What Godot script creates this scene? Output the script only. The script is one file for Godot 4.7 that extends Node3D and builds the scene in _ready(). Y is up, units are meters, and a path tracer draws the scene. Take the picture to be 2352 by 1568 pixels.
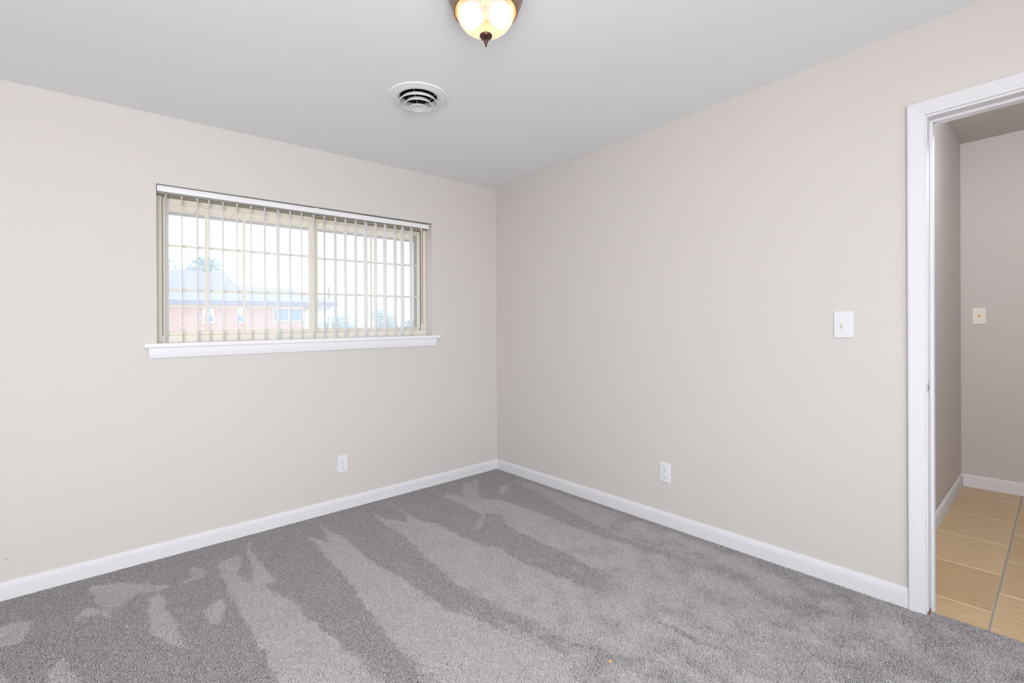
extends Node3D
# An empty carpeted bedroom corner: window wall at z = 0, door wall at x = 0, the room lies towards -x and +z.
# Metres. The old house stands a little out of plumb: everything upright leans by PLUMB per metre of height.

const PLUMB := Vector3(0.01311, 0.0, 0.0124)
const FILL_COLOR := Color(0.985, 0.99, 1.0)
const CEIL := 2.44
const ROOM_X := -3.8
const ROOM_Z := 4.2

var M := {}
var turned := false          # false: facing +z (window wall); true: facing -x (door wall), u runs along +z
var used := {}


func _ready() -> void:
	# ---------------------------------------------------------------- camera, sky, exposure
	var cam := Camera3D.new()
	cam.name = "camera"
	cam.projection = Camera3D.PROJECTION_FRUSTUM
	cam.near = 0.05
	cam.far = 400.0
	var f := 1079.718
	cam.size = 1568.0 / f * cam.near
	cam.frustum_offset = Vector2(0.15 / f, -28.5 / f) * cam.near
	var yaw := 0.86787
	var roll := -0.02257
	var fwd := Vector3(cos(yaw), 0, -sin(yaw))
	var right := fwd.cross(Vector3.UP)
	var r2 := right * cos(roll) + Vector3.UP * sin(roll)
	var u2 := Vector3.UP * cos(roll) - right * sin(roll)
	cam.transform = Transform3D(Basis(r2, u2, -fwd), Vector3(-2.54839, 1.21427, 3.24943))
	add_child(cam)
	cam.current = true

	var sky_mat := ProceduralSkyMaterial.new()
	sky_mat.sky_top_color = Color(0.84, 0.915, 1.0)
	sky_mat.sky_horizon_color = Color(0.97, 0.985, 1.0)
	sky_mat.sky_curve = 0.16
	sky_mat.ground_bottom_color = Color(0.74, 0.73, 0.71)
	sky_mat.ground_horizon_color = Color(0.88, 0.88, 0.87)
	sky_mat.sky_energy_multiplier = 1.42
	sky_mat.ground_energy_multiplier = 1.0
	var sky := Sky.new()
	sky.sky_material = sky_mat
	var env := Environment.new()
	env.background_mode = Environment.BG_SKY
	env.sky = sky
	env.tonemap_mode = Environment.TONE_MAPPER_LINEAR
	env.tonemap_exposure = 1.07
	env.sdfgi_enabled = true
	env.ssao_enabled = true
	env.ssil_enabled = true
	var we := WorldEnvironment.new()
	we.name = "world_environment"
	we.environment = env
	add_child(we)

	# fill light from two added, unseen windows behind the camera
	for k in 2:
		var span: Vector2 = BACK_SPANS[k]
		fill_light("fill_area_light", Vector3((span.x + span.y) / 2, (BACK_SILL + BACK_HEAD) / 2, ROOM_Z - 0.02), Vector3.FORWARD, span.y - span.x, [8.6, 0.85][k])

	make_materials()
	build_shell()
	build_added_window(0)
	build_added_window(1)
	build_window()
	build_door()
	build_hall()
	build_outside()
	build_blind()
	build_lamp()
	build_vent()
	build_plates()
	build_carpet()
	build_scraps()


func fill_light(called: String, at: Vector3, towards: Vector3, width: float, energy: float) -> void:
	var a := AreaLight3D.new()
	a.name = called
	a.area_size = Vector2(width - 0.1, BACK_HEAD - BACK_SILL - 0.1)
	a.light_color = FILL_COLOR
	a.light_energy = energy
	a.area_range = 14.0
	a.area_attenuation = 2.0
	a.shadow_enabled = true
	a.transform = Transform3D(Basis.looking_at(towards), lean(at))
	add_child(a)


# ==================================================================== materials
func col(r: int, g: int, b: int) -> Color:
	return Color8(r, g, b)


func mat(called: String, c: Color, rough := 0.6, spec := 0.5, metal := 0.0) -> StandardMaterial3D:
	var m := StandardMaterial3D.new()
	m.resource_name = called
	m.albedo_color = c
	m.roughness = rough
	m.metallic_specular = spec
	m.metallic = metal
	M[called] = m
	return m


func noise_tex(freq: float, octaves: int, s: int, bump := 0.0, ramp: Array = [], seed_ := 1) -> NoiseTexture2D:
	var n := FastNoiseLite.new()
	n.seed = seed_
	n.noise_type = FastNoiseLite.TYPE_SIMPLEX_SMOOTH
	n.frequency = freq
	n.fractal_octaves = octaves
	var t := NoiseTexture2D.new()
	t.width = s
	t.height = s
	t.seamless = true
	t.noise = n
	if bump > 0.0:
		t.as_normal_map = true
		t.bump_strength = bump
	if ramp.size() == 2:
		var g := Gradient.new()
		g.colors = PackedColorArray([ramp[0], ramp[1]])
		g.offsets = PackedFloat32Array([0.2, 0.8])
		t.color_ramp = g
	return t


func triplanar(m: StandardMaterial3D, times: float) -> void:
	m.uv1_triplanar = true
	m.uv1_world_triplanar = true
	m.uv1_scale = Vector3.ONE * times


func make_materials() -> void:
	var stipple := noise_tex(0.06, 3, 512, 1.0)
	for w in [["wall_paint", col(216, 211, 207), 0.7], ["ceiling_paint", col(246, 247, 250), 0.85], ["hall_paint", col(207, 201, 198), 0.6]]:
		var m := mat(w[0], w[1], w[2], 0.35)
		triplanar(m, 3.0)
		m.normal_enabled = true
		m.normal_texture = stipple
		m.normal_scale = 0.10
	mat("trim_paint", col(229, 228, 232), 0.65, 0.15)
	mat("stool_paint", col(238, 238, 243), 0.5, 0.3)
	mat("almond_vinyl", col(230, 224, 211), 0.45, 0.45)
	mat("sash_groove", col(158, 144, 122), 0.7, 0.3)
	mat("latch_metal", col(226, 222, 212), 0.35, 0.6)
	var vane := mat("vane_vinyl", col(246, 246, 245), 0.5, 0.4)
	vane.backlight_enabled = true
	vane.backlight = Color(0.75, 0.75, 0.76)
	mat("headrail_white", col(240, 241, 244), 0.4, 0.5)
	mat("grey_plastic", col(150, 146, 136), 0.6)  # grey plastic of the blind track and the vent spokes
	mat("plate_white", col(232, 231, 236), 0.5, 0.3)
	mat("receptacle_white", col(236, 235, 232), 0.35, 0.5)
	mat("slot_dark", col(40, 36, 34), 0.8, 0.2)
	mat("toggle_ivory", col(232, 228, 214), 0.35, 0.5)
	mat("plate_cream", col(240, 234, 224), 0.35, 0.5)
	mat("brass", col(214, 186, 90), 0.3, 0.5, 0.8)
	mat("nickel", col(206, 206, 214), 0.4, 0.5, 0.4)
	mat("bronze", col(150, 126, 116), 0.38, 0.5, 0.7)
	mat("bronze_dark", col(92, 62, 54), 0.32, 0.6, 0.7)
	mat("pan_ring", col(206, 132, 78), 0.35, 0.5, 0.6)  # orange lamp glow on the rim put into the colour
	mat("dimmer_brown", col(128, 98, 70), 0.6, 0.3)
	mat("vent_white", col(238, 238, 242), 0.4, 0.5)
	mat("duct_dark", col(52, 46, 40), 0.8, 0.3)
	mat("raw_wood", col(150, 104, 84), 0.8, 0.2)
	mat("leaf_yellow", col(224, 190, 92), 0.7, 0.2)
	mat("lint_brown", col(96, 84, 78), 0.8, 0.2)
	mat("mark_grey", col(150, 145, 142), 0.8, 0.2)
	# ribbed glass shade, faintly glowing from the bulbs it holds
	var g := mat("shade_glass", Color(1.0, 0.97, 0.90, 0.10), 0.06, 0.5)
	g.refraction_enabled = true
	g.refraction_scale = 0.045
	g.emission_enabled = true
	g.emission = Color(1.0, 0.87, 0.66)
	g.emission_energy_multiplier = 0.08
	var b := mat("bulb_glow", col(255, 244, 224), 0.5)
	b.emission_enabled = true
	b.emission = Color(1.0, 0.93, 0.80)
	b.emission_energy_multiplier = 1.2
	# window pane: whitish see-through sheet with a veil of glare put into it
	var pane := mat("glare_veil_pane", Color(0.95, 0.97, 1.0, 0.42), 0.6, 0.3)
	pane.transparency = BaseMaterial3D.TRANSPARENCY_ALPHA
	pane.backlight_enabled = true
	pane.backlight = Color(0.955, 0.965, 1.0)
	var cg := mat("clear_glass", Color(1, 1, 1, 0.05), 0.02, 0.5)
	cg.transparency = BaseMaterial3D.TRANSPARENCY_ALPHA
	# carpet
	var c := mat("carpet_backing", col(120, 115, 116), 1.0, 0.1)
	triplanar(c, 4.0)
	c.albedo_texture = noise_tex(0.15, 3, 512, 0.0, [Color(0.7, 0.7, 0.7), Color(1, 1, 1)], 5)
	var pile := mat("carpet_pile", Color(1, 1, 1), 1.0, 0.1)
	pile.vertex_color_use_as_albedo = true
	# hall floor
	for k in 3:
		var t := mat("tile_%d" % k, [col(203, 175, 136), col(198, 170, 131), col(207, 180, 141)][k], 0.38, 0.4)
		triplanar(t, 1.0)
		t.uv1_scale = Vector3(9.0, 4.0, 1.6 + 0.3 * k)
		t.albedo_texture = noise_tex(0.02, 4, 256, 0.0, [Color(0.925, 0.925, 0.925), Color(1, 1, 1)], 20 + k)
	mat("grout_light", col(244, 228, 200), 0.9, 0.2)
	mat("grout_grey", col(158, 150, 144), 0.9, 0.2)
	# outdoors
	mat("outer_wall_shade", col(104, 98, 78), 0.9, 0.2)  # dark tone carries the shade on the outer window jamb
	mat("soffit_cream", col(255, 234, 208), 0.7, 0.3)
	mat("fascia_blue_grey", col(204, 206, 216), 0.6, 0.3)
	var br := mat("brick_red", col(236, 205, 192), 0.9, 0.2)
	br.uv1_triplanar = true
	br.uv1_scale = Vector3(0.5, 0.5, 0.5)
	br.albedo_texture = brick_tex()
	mat("far_trim", col(240, 236, 230), 0.7)
	mat("far_gutter", col(160, 162, 182), 0.5)
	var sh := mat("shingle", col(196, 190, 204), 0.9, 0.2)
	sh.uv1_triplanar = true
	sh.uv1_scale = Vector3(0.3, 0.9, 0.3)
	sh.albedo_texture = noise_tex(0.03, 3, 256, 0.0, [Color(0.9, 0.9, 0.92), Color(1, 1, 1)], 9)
	mat("far_glass", col(152, 178, 196), 0.1, 0.6)
	mat("far_frame", col(240, 242, 246), 0.5)
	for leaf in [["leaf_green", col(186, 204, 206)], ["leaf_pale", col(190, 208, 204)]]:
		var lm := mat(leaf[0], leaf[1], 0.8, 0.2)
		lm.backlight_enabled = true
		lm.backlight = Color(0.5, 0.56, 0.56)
	mat("bark", col(120, 104, 92), 0.9, 0.2)
	mat("pole_grey", col(168, 160, 164), 0.9, 0.2)
	mat("bounce_ground", col(226, 210, 188), 1.0, 0.1)  # unseen ground made pale to bounce light onto the soffit


func brick_tex() -> ImageTexture:
	# colour of a far brick wall: courses too fine to tell apart from the room
	var im := Image.create(256, 256, false, Image.FORMAT_RGB8)
	var rng := RandomNumberGenerator.new()
	rng.seed = 4
	im.fill(Color(0.97, 0.93, 0.9))
	for row in 26:
		for k in 10:
			var v := rng.randf_range(0.84, 1.0)
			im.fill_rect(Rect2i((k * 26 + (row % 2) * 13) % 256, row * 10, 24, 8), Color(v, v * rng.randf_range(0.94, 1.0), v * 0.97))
	return ImageTexture.create_from_image(im)


# ==================================================================== shapes: closed lists of triangles
func lean(v: Vector3) -> Vector3:
	return v + PLUMB * v.y


func put(v: Vector3) -> Vector3:
	return Vector3(-v.z, v.y, v.x) if turned else v


func oriented(t: PackedVector3Array) -> PackedVector3Array:
	# Godot's front faces run clockwise
	var vol := 0.0
	for i in range(0, t.size(), 3):
		vol += (t[i] - t[0]).dot((t[i + 1] - t[0]).cross(t[i + 2] - t[0]))
	if vol <= 0.0:
		return t
	var o := PackedVector3Array()
	o.resize(t.size())
	for i in range(0, t.size(), 3):
		o[i] = t[i]
		o[i + 1] = t[i + 2]
		o[i + 2] = t[i + 1]
	return o


func box(a: Vector3, b: Vector3, bev := 0.0) -> PackedVector3Array:
	var lo := Vector3(minf(a.x, b.x), minf(a.y, b.y), minf(a.z, b.z))
	var hi := Vector3(maxf(a.x, b.x), maxf(a.y, b.y), maxf(a.z, b.z))
	var t := PackedVector3Array()
	var c := (lo + hi) / 2
	var h := (hi - lo) / 2
	bev = minf(bev, 0.49 * minf(h.x, minf(h.y, h.z)) * 2.0)
	if bev <= 0.0:
		for ax in 3:
			for s in [-1.0, 1.0]:
				var q := []
				for k in [[-1, -1], [1, -1], [1, 1], [-1, 1]]:
					var v := Vector3()
					v[ax] = s * h[ax]
					v[(ax + 1) % 3] = k[0] * h[(ax + 1) % 3] * s
					v[(ax + 2) % 3] = k[1] * h[(ax + 2) % 3]
					q.append(c + v)
				t.append_array(PackedVector3Array([q[0], q[1], q[2], q[0], q[2], q[3]]))
		return oriented(t)
	var corner := func(sx: float, sy: float, sz: float, ax: int) -> Vector3:
		var v := Vector3(sx, sy, sz)
		for k in 3:
			v[k] *= h[k] - (0.0 if k == ax else bev)
		return c + v
	for ax in 3:
		var p := (ax + 1) % 3
		var r := (ax + 2) % 3
		for s in [-1.0, 1.0]:
			var q := []
			for k in [[-1, -1], [1, -1], [1, 1], [-1, 1]]:
				var sg := Vector3()
				sg[ax] = s
				sg[p] = k[0] * s
				sg[r] = k[1]
				q.append(corner.call(sg.x, sg.y, sg.z, ax))
			t.append_array(PackedVector3Array([q[0], q[1], q[2], q[0], q[2], q[3]]))
	for ax in 3:                 # edges along ax
		var p := (ax + 1) % 3
		var r := (ax + 2) % 3
		for sp in [-1.0, 1.0]:
			for sr in [-1.0, 1.0]:
				var q := []
				for k in [[-1.0, p], [1.0, p], [1.0, r], [-1.0, r]]:
					var sg := Vector3()
					sg[ax] = k[0]
					sg[p] = sp
					sg[r] = sr
					q.append(corner.call(sg.x, sg.y, sg.z, k[1]))
				if sp * sr < 0:
					q.reverse()
				t.append_array(PackedVector3Array([q[0], q[1], q[2], q[0], q[2], q[3]]))
	for sx in [-1.0, 1.0]:
		for sy in [-1.0, 1.0]:
			for sz in [-1.0, 1.0]:
				var q := [corner.call(sx, sy, sz, 0), corner.call(sx, sy, sz, 1), corner.call(sx, sy, sz, 2)]
				if sx * sy * sz < 0:
					q.reverse()
				t.append_array(PackedVector3Array(q))
	return oriented(t)


func loft(a: PackedVector3Array, b: PackedVector3Array) -> PackedVector3Array:
	# two matching outlines joined into a solid; the caps are star-shaped
	var t := PackedVector3Array()
	var n := a.size()
	var ca := Vector3()
	var cb := Vector3()
	for k in n:
		ca += a[k] / n
		cb += b[k] / n
	for k in n:
		var j := (k + 1) % n
		t.append_array(PackedVector3Array([a[k], a[j], b[j], a[k], b[j], b[k], ca, a[j], a[k], cb, b[k], b[j]]))
	return oriented(t)


func run_u(profile: Array, u0: float, u1: float, m0 := 0.0, m1 := 0.0) -> PackedVector3Array:
	# a moulding along u; profile of (depth, height); m0 and m1 mitre the ends with depth
	var a := PackedVector3Array()
	var b := PackedVector3Array()
	for q in profile:
		a.append(Vector3(u0 + m0 * q.x, q.y, q.x))
		b.append(Vector3(u1 + m1 * q.x, q.y, q.x))
	return loft(a, b)


func lathe(profile: Array, at: Vector3, segs: int, closed := false) -> PackedVector3Array:
	# profile of (radius, height), turned about the upright through at
	var t := PackedVector3Array()
	var n := profile.size()
	for k in (n if closed else n - 1):
		var p: Vector2 = profile[k]
		var q: Vector2 = profile[(k + 1) % n]
		for s in segs:
			var a0 := TAU * s / segs
			var a1 := TAU * (s + 1) / segs
			var d0 := Vector3(cos(a0), 0, sin(a0))
			var d1 := Vector3(cos(a1), 0, sin(a1))
			var p0 := at + d0 * p.x + Vector3(0, p.y, 0)
			var p1 := at + d1 * p.x + Vector3(0, p.y, 0)
			var q0 := at + d0 * q.x + Vector3(0, q.y, 0)
			var q1 := at + d1 * q.x + Vector3(0, q.y, 0)
			if p.x > 1e-6:
				t.append_array(PackedVector3Array([p0, q1, p1] if q.x > 1e-6 else [p0, q0, p1]))
			if q.x > 1e-6:
				t.append_array(PackedVector3Array([p0, q0, q1]))
	return oriented(t)


func disc(c: Vector3, rx: float, ry: float, d0: float, d1: float, segs := 20, flat_cut := 2.0) -> PackedVector3Array:
	# a round boss standing off a wall (u, v plane) from depth d0 to d1; flat_cut trims top and bottom
	var a := PackedVector3Array()
	var b := PackedVector3Array()
	for s in segs:
		var an := TAU * s / segs
		var v := Vector3(cos(an) * rx, clampf(sin(an), -flat_cut, flat_cut) * ry, 0)
		a.append(c + v + Vector3(0, 0, d0))
		b.append(c + v * 0.93 + Vector3(0, 0, d1))
	return loft(a, b)


func tube(path: Array, radii: Array, segs := 8) -> PackedVector3Array:
	var t := PackedVector3Array()
	var rings := []
	for k in path.size():
		var d: Vector3 = (path[mini(k + 1, path.size() - 1)] - path[maxi(k - 1, 0)]).normalized()
		var e := d.cross(Vector3(0.31, 0.2, 0.93)).normalized()
		var g := d.cross(e)
		var ring := PackedVector3Array()
		for s in segs:
			ring.append(path[k] + (e * cos(TAU * s / segs) + g * sin(TAU * s / segs)) * radii[k])
		rings.append(ring)
	for k in path.size() - 1:
		for s in segs:
			var j := (s + 1) % segs
			t.append_array(PackedVector3Array([rings[k][s], rings[k][j], rings[k + 1][j], rings[k][s], rings[k + 1][j], rings[k + 1][s]]))
	for s in segs:
		var j := (s + 1) % segs
		t.append_array(PackedVector3Array([path[0], rings[0][j], rings[0][s], path[-1], rings[-1][s], rings[-1][j]]))
	return oriented(t)


func mesh_of(t: PackedVector3Array, crease := 35.0) -> ArrayMesh:
	# leaned and turned into place; normals smooth across edges flatter than crease
	var n := t.size()
	var v := PackedVector3Array()
	v.resize(n)
	for i in n:
		v[i] = lean(put(t[i]))
	var fn := PackedVector3Array()
	fn.resize(n)
	var at := {}
	for i in range(0, n, 3):
		var w := (v[i + 2] - v[i]).cross(v[i + 1] - v[i])
		for k in 3:
			fn[i + k] = w
			if crease > 0.0:
				var key := Vector3i((v[i + k] * 20000.0).round())
				if not at.has(key):
					at[key] = PackedInt32Array()
				at[key].append(i + k)
	var nn := PackedVector3Array()
	nn.resize(n)
	var lim := cos(deg_to_rad(crease))
	for i in n:
		var own := fn[i].normalized()
		if crease > 0.0:
			var s := Vector3()
			for j in at[Vector3i((v[i] * 20000.0).round())]:
				if fn[j].normalized().dot(own) >= lim:
					s += fn[j]
			own = s.normalized() if s.length() > 0.0 else own
		nn[i] = own if own.length() > 0.5 else Vector3.UP
	var arr := []
	arr.resize(Mesh.ARRAY_MAX)
	arr[Mesh.ARRAY_VERTEX] = v
	arr[Mesh.ARRAY_NORMAL] = nn
	var m := ArrayMesh.new()
	m.add_surface_from_arrays(Mesh.PRIMITIVE_TRIANGLES, arr)
	return m


func part(called: String, t: PackedVector3Array, material: String, parent: Node, label := "", crease := 35.0) -> MeshInstance3D:
	var o := MeshInstance3D.new()
	o.name = numbered(called, parent)
	o.mesh = mesh_of(t, crease)
	o.material_override = M[material]
	if label:
		o.set_meta("label", label)
	parent.add_child(o, true)
	return o


func numbered(called: String, parent: Node) -> String:
	var key := "%d/%s" % [parent.get_instance_id(), called]
	var n: int = used.get(key, 0)
	used[key] = n + 1
	return called if n == 0 else "%s_%03d" % [called, n]


func tag(o: Node3D, label: String, category: String, kind := "", group := "") -> Node3D:
	o.set_meta("label", label)
	o.set_meta("category", category)
	if kind:
		o.set_meta("kind", kind)
	if group:
		o.set_meta("group", group)
	return o


func thing(called: String, label: String, category: String, at := Vector3.ZERO, kind := "", group := "") -> Node3D:
	# at is in the upright room; its parts are built relative to it
	var o := Node3D.new()
	o.name = numbered(called, self)
	o.position = lean(at)
	add_child(o, true)
	return tag(o, label, category, kind, group)


func structure(called: String, t: PackedVector3Array, material: String, label: String, category: String) -> MeshInstance3D:
	var o := part(called, t, material, self)
	tag(o, label, category, "structure")
	return o


func join(list: Array) -> PackedVector3Array:
	var t := PackedVector3Array()
	for a in list:
		t.append_array(a)
	return t


# ==================================================================== the room
const WIN := Rect2(-2.383, 1.155, 1.735, 0.905)          # opening: left, bottom, width, height
const DOOR0 := 2.850                                      # rough opening along z
const DOOR1 := 3.640
const DOOR_TOP := 2.062
const BACK_SPANS: Array[Vector2] = [Vector2(-3.70, -2.45), Vector2(-1.90, -0.65)]   # the two added windows behind the camera, along x
const BACK_SILL := 0.50
const BACK_HEAD := 2.28
const VENT := Vector2(-1.342, 1.043)


func build_shell() -> void:
	var x0 := ROOM_X
	var wl := WIN.position.x
	var wr := WIN.end.x
	structure("floor", box(Vector3(x0 - 0.12, -0.20, -0.2), Vector3(0.06, -0.014, ROOM_Z + 0.12)), "carpet_backing", "floor slab under the grey bedroom carpet", "floor")
	# ceiling with the square cut for the round vent
	var h := 0.1
	var cx := VENT.x
	var cz := VENT.y
	structure("ceiling", join([
		box(Vector3(x0 - 0.12, CEIL, -0.2), Vector3(cx - h, CEIL + 0.16, ROOM_Z + 0.12)),
		box(Vector3(cx + h, CEIL, -0.2), Vector3(0.12, CEIL + 0.16, ROOM_Z + 0.12)),
		box(Vector3(cx - h, CEIL, -0.2), Vector3(cx + h, CEIL + 0.16, cz - h)),
		box(Vector3(cx - h, CEIL, cz + h), Vector3(cx + h, CEIL + 0.16, ROOM_Z + 0.12))]), "ceiling_paint", "smooth white painted bedroom ceiling", "ceiling")
	structure("wall_left", join([
		box(Vector3(x0, -0.014, -0.2), Vector3(wl, CEIL, 0)),
		box(Vector3(wr, -0.014, -0.2), Vector3(0.12, CEIL, 0)),
		box(Vector3(wl, -0.014, -0.2), Vector3(wr, WIN.position.y, 0)),
		box(Vector3(wl, WIN.end.y, -0.2), Vector3(wr, CEIL, 0))]), "wall_paint", "warm light grey wall with the wide blind-covered window", "wall")
	structure("wall_right", join([
		box(Vector3(0, -0.014, 0), Vector3(0.12, CEIL, DOOR0)),
		box(Vector3(0, -0.014, DOOR1), Vector3(0.12, CEIL, ROOM_Z)),
		box(Vector3(0, DOOR_TOP, DOOR0), Vector3(0.12, CEIL, DOOR1))]), "wall_paint", "long plain light grey wall with light switch and doorway", "wall")
	var near_wall := [box(Vector3(x0 - 0.12, -0.014, ROOM_Z), Vector3(0.12, BACK_SILL, ROOM_Z + 0.12)), box(Vector3(x0 - 0.12, BACK_HEAD, ROOM_Z), Vector3(0.12, CEIL, ROOM_Z + 0.12))]
	var from := x0 - 0.12
	for span in BACK_SPANS + [Vector2(0.12, 0.12)]:
		near_wall.append(box(Vector3(from, BACK_SILL, ROOM_Z), Vector3(span.x, BACK_HEAD, ROOM_Z + 0.12)))
		from = span.y
	structure("wall_near", join(near_wall), "wall_paint", "light grey wall behind the camera", "wall")
	structure("wall_side", box(Vector3(x0 - 0.12, -0.014, -0.2), Vector3(x0, CEIL, ROOM_Z)), "wall_paint", "light grey wall left of the camera", "wall")
	# baseboards: flat face, stepped ogee top
	var bb := [Vector2(0, -0.013), Vector2(0.0125, -0.013), Vector2(0.0125, 0.053), Vector2(0.0105, 0.058), Vector2(0.0105, 0.064), Vector2(0.0075, 0.071), Vector2(0.0065, 0.076), Vector2(0.0045, 0.0805), Vector2(0, 0.0805)]
	structure("baseboard_left", run_u(bb, x0, 0, 0, -1), "trim_paint", "white baseboard along the foot of the window wall", "baseboard")
	turned = true
	structure("baseboard_right", run_u(bb, 0, 2.802, 1, 0), "trim_paint", "white baseboard along the door wall up to the casing", "baseboard")
	turned = false


func build_window() -> void:
	var w := Node3D.new()
	w.name = "window_1"
	add_child(w)
	tag(w, "wide almond vinyl slider window with grid bars and white sill", "window", "structure")
	var wl := WIN.position.x
	var wr := WIN.end.x
	var wt := WIN.end.y
	# outer frame, front at w = -0.09
	var fl := wl + 0.030
	var fr := wr - 0.026
	var ft := 2.018
	var fb := 1.222
	part("frame", box(Vector3(wl, 1.15, -0.17), Vector3(fl, wt, -0.09), 0.003), "almond_vinyl", w)
	part("frame", box(Vector3(fr, 1.15, -0.17), Vector3(wr, wt, -0.09), 0.003), "almond_vinyl", w)
	part("frame", box(Vector3(fl, ft, -0.17), Vector3(fr, wt, -0.09), 0.003), "almond_vinyl", w)
	part("frame", box(Vector3(fl, 1.15, -0.17), Vector3(fr, fb, -0.09), 0.003), "almond_vinyl", w)
	part("groove", join([box(Vector3(fl, fb, -0.165), Vector3(fl + 0.004, ft, -0.096)), box(Vector3(fl, ft - 0.006, -0.165), Vector3(fr, ft, -0.100)), box(Vector3(fr - 0.005, fb, -0.165), Vector3(fr, ft, -0.100))]), "sash_groove", w)
	# left sash rides in the inner track, right one in the outer track
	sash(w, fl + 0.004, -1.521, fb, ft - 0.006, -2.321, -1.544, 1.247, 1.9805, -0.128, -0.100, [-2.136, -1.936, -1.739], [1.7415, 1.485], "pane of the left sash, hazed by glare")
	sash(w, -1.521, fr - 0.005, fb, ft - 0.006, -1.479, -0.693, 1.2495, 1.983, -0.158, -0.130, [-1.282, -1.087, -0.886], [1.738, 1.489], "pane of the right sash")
	part("latch", join([box(Vector3(-1.5345, 1.752, -0.103), Vector3(-1.5255, 1.822, -0.088), 0.002), box(Vector3(-1.5345, 1.776, -0.09), Vector3(-1.527, 1.796, -0.080), 0.002)]), "latch_metal", w, "small white sash latch")
	part("latch", join([box(Vector3(-1.5345, 1.372, -0.103), Vector3(-1.5255, 1.442, -0.088), 0.002), box(Vector3(-1.5345, 1.396, -0.09), Vector3(-1.527, 1.416, -0.080), 0.002)]), "latch_metal", w, "small white sash latch")
	# stool with horns and bullnose, and the apron moulding under it
	var st := 1.180
	part("sill", join([
		box(Vector3(wl + 0.001, 1.157, -0.092), Vector3(wr - 0.001, st, 0.002)),
		run_u([Vector2(0, 1.157), Vector2(0, st), Vector2(0.018, st), Vector2(0.024, 1.178), Vector2(0.0275, 1.171), Vector2(0.0275, 1.160), Vector2(0.025, 1.1555), Vector2(0.02, 1.154), Vector2(0, 1.154)], -2.437, -0.586)]), "stool_paint", w, "white painted window sill")
	part("apron", run_u([Vector2(0, 1.154), Vector2(0.019, 1.154), Vector2(0.019, 1.135), Vector2(0.0165, 1.12), Vector2(0.0135, 1.108), Vector2(0.011, 1.099), Vector2(0, 1.097)], -2.405, -0.638, -0.8, 1.2), "stool_paint", w, "white moulding under the sill")


func sash(w: Node3D, x0: float, x1: float, y0: float, y1: float, gx0: float, gx1: float, gy0: float, gy1: float, back: float, front: float, bars_x: Array, bars_y: Array, pane_label: String) -> void:
	var s := Node3D.new()
	s.name = numbered("sash", w)
	w.add_child(s, true)
	part("stile", box(Vector3(x0, y0, back), Vector3(gx0, y1, front), 0.002), "almond_vinyl", s)
	part("stile", box(Vector3(gx1, y0, back), Vector3(x1, y1, front), 0.002), "almond_vinyl", s)
	part("rail", box(Vector3(gx0, gy1, back), Vector3(gx1, y1, front - 0.001), 0.002), "almond_vinyl", s)
	part("rail", box(Vector3(gx0, y0, back), Vector3(gx1, gy0, front - 0.001), 0.002), "almond_vinyl", s)
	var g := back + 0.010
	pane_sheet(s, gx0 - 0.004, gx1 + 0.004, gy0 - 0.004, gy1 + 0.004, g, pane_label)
	for x in bars_x:
		part("muntin", box(Vector3(x - 0.0072, gy0, g + 0.002), Vector3(x + 0.0072, gy1, g + 0.0085), 0.002), "almond_vinyl", s)
	for y in bars_y:
		part("muntin", box(Vector3(gx0, y - 0.0075, g + 0.0025), Vector3(gx1, y + 0.0075, g + 0.008), 0.002), "almond_vinyl", s)


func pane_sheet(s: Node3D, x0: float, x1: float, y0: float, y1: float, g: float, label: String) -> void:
	part("pane", PackedVector3Array([Vector3(x0, y0, g), Vector3(x0, y1, g), Vector3(x1, y1, g), Vector3(x0, y0, g), Vector3(x1, y1, g), Vector3(x1, y0, g)]), "glare_veil_pane", s, label)


func build_added_window(k: int) -> void:  # invented window, added to carry the fill light into the room
	var w := Node3D.new()
	w.name = "window_%d" % (k + 2)
	add_child(w)
	tag(w, ["added almond framed window for fill light behind the camera, nearest the side wall", "added almond framed window for fill light behind the camera, nearest the doorway"][k], "window", "structure")
	var a := BACK_SPANS[k].x
	var b := BACK_SPANS[k].y
	var d0 := ROOM_Z + 0.04
	var d1 := d0 + 0.06
	part("frame", box(Vector3(a, BACK_SILL, d0), Vector3(a + 0.05, BACK_HEAD, d1), 0.003), "almond_vinyl", w)
	part("frame", box(Vector3(b - 0.05, BACK_SILL, d0), Vector3(b, BACK_HEAD, d1), 0.003), "almond_vinyl", w)
	part("frame", box(Vector3(a, BACK_SILL, d0), Vector3(b, BACK_SILL + 0.05, d1), 0.003), "almond_vinyl", w)
	part("frame", box(Vector3(a, BACK_HEAD - 0.05, d0), Vector3(b, BACK_HEAD, d1), 0.003), "almond_vinyl", w)
	part("frame", box(Vector3((a + b) / 2 - 0.03, BACK_SILL, d0), Vector3((a + b) / 2 + 0.03, BACK_HEAD, d1), 0.003), "almond_vinyl", w)
	var g := d0 + 0.03
	part("pane", PackedVector3Array([Vector3(a, BACK_SILL, g), Vector3(a, BACK_HEAD, g), Vector3(b, BACK_HEAD, g), Vector3(a, BACK_SILL, g), Vector3(b, BACK_HEAD, g), Vector3(b, BACK_SILL, g)]), "clear_glass", w)


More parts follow.
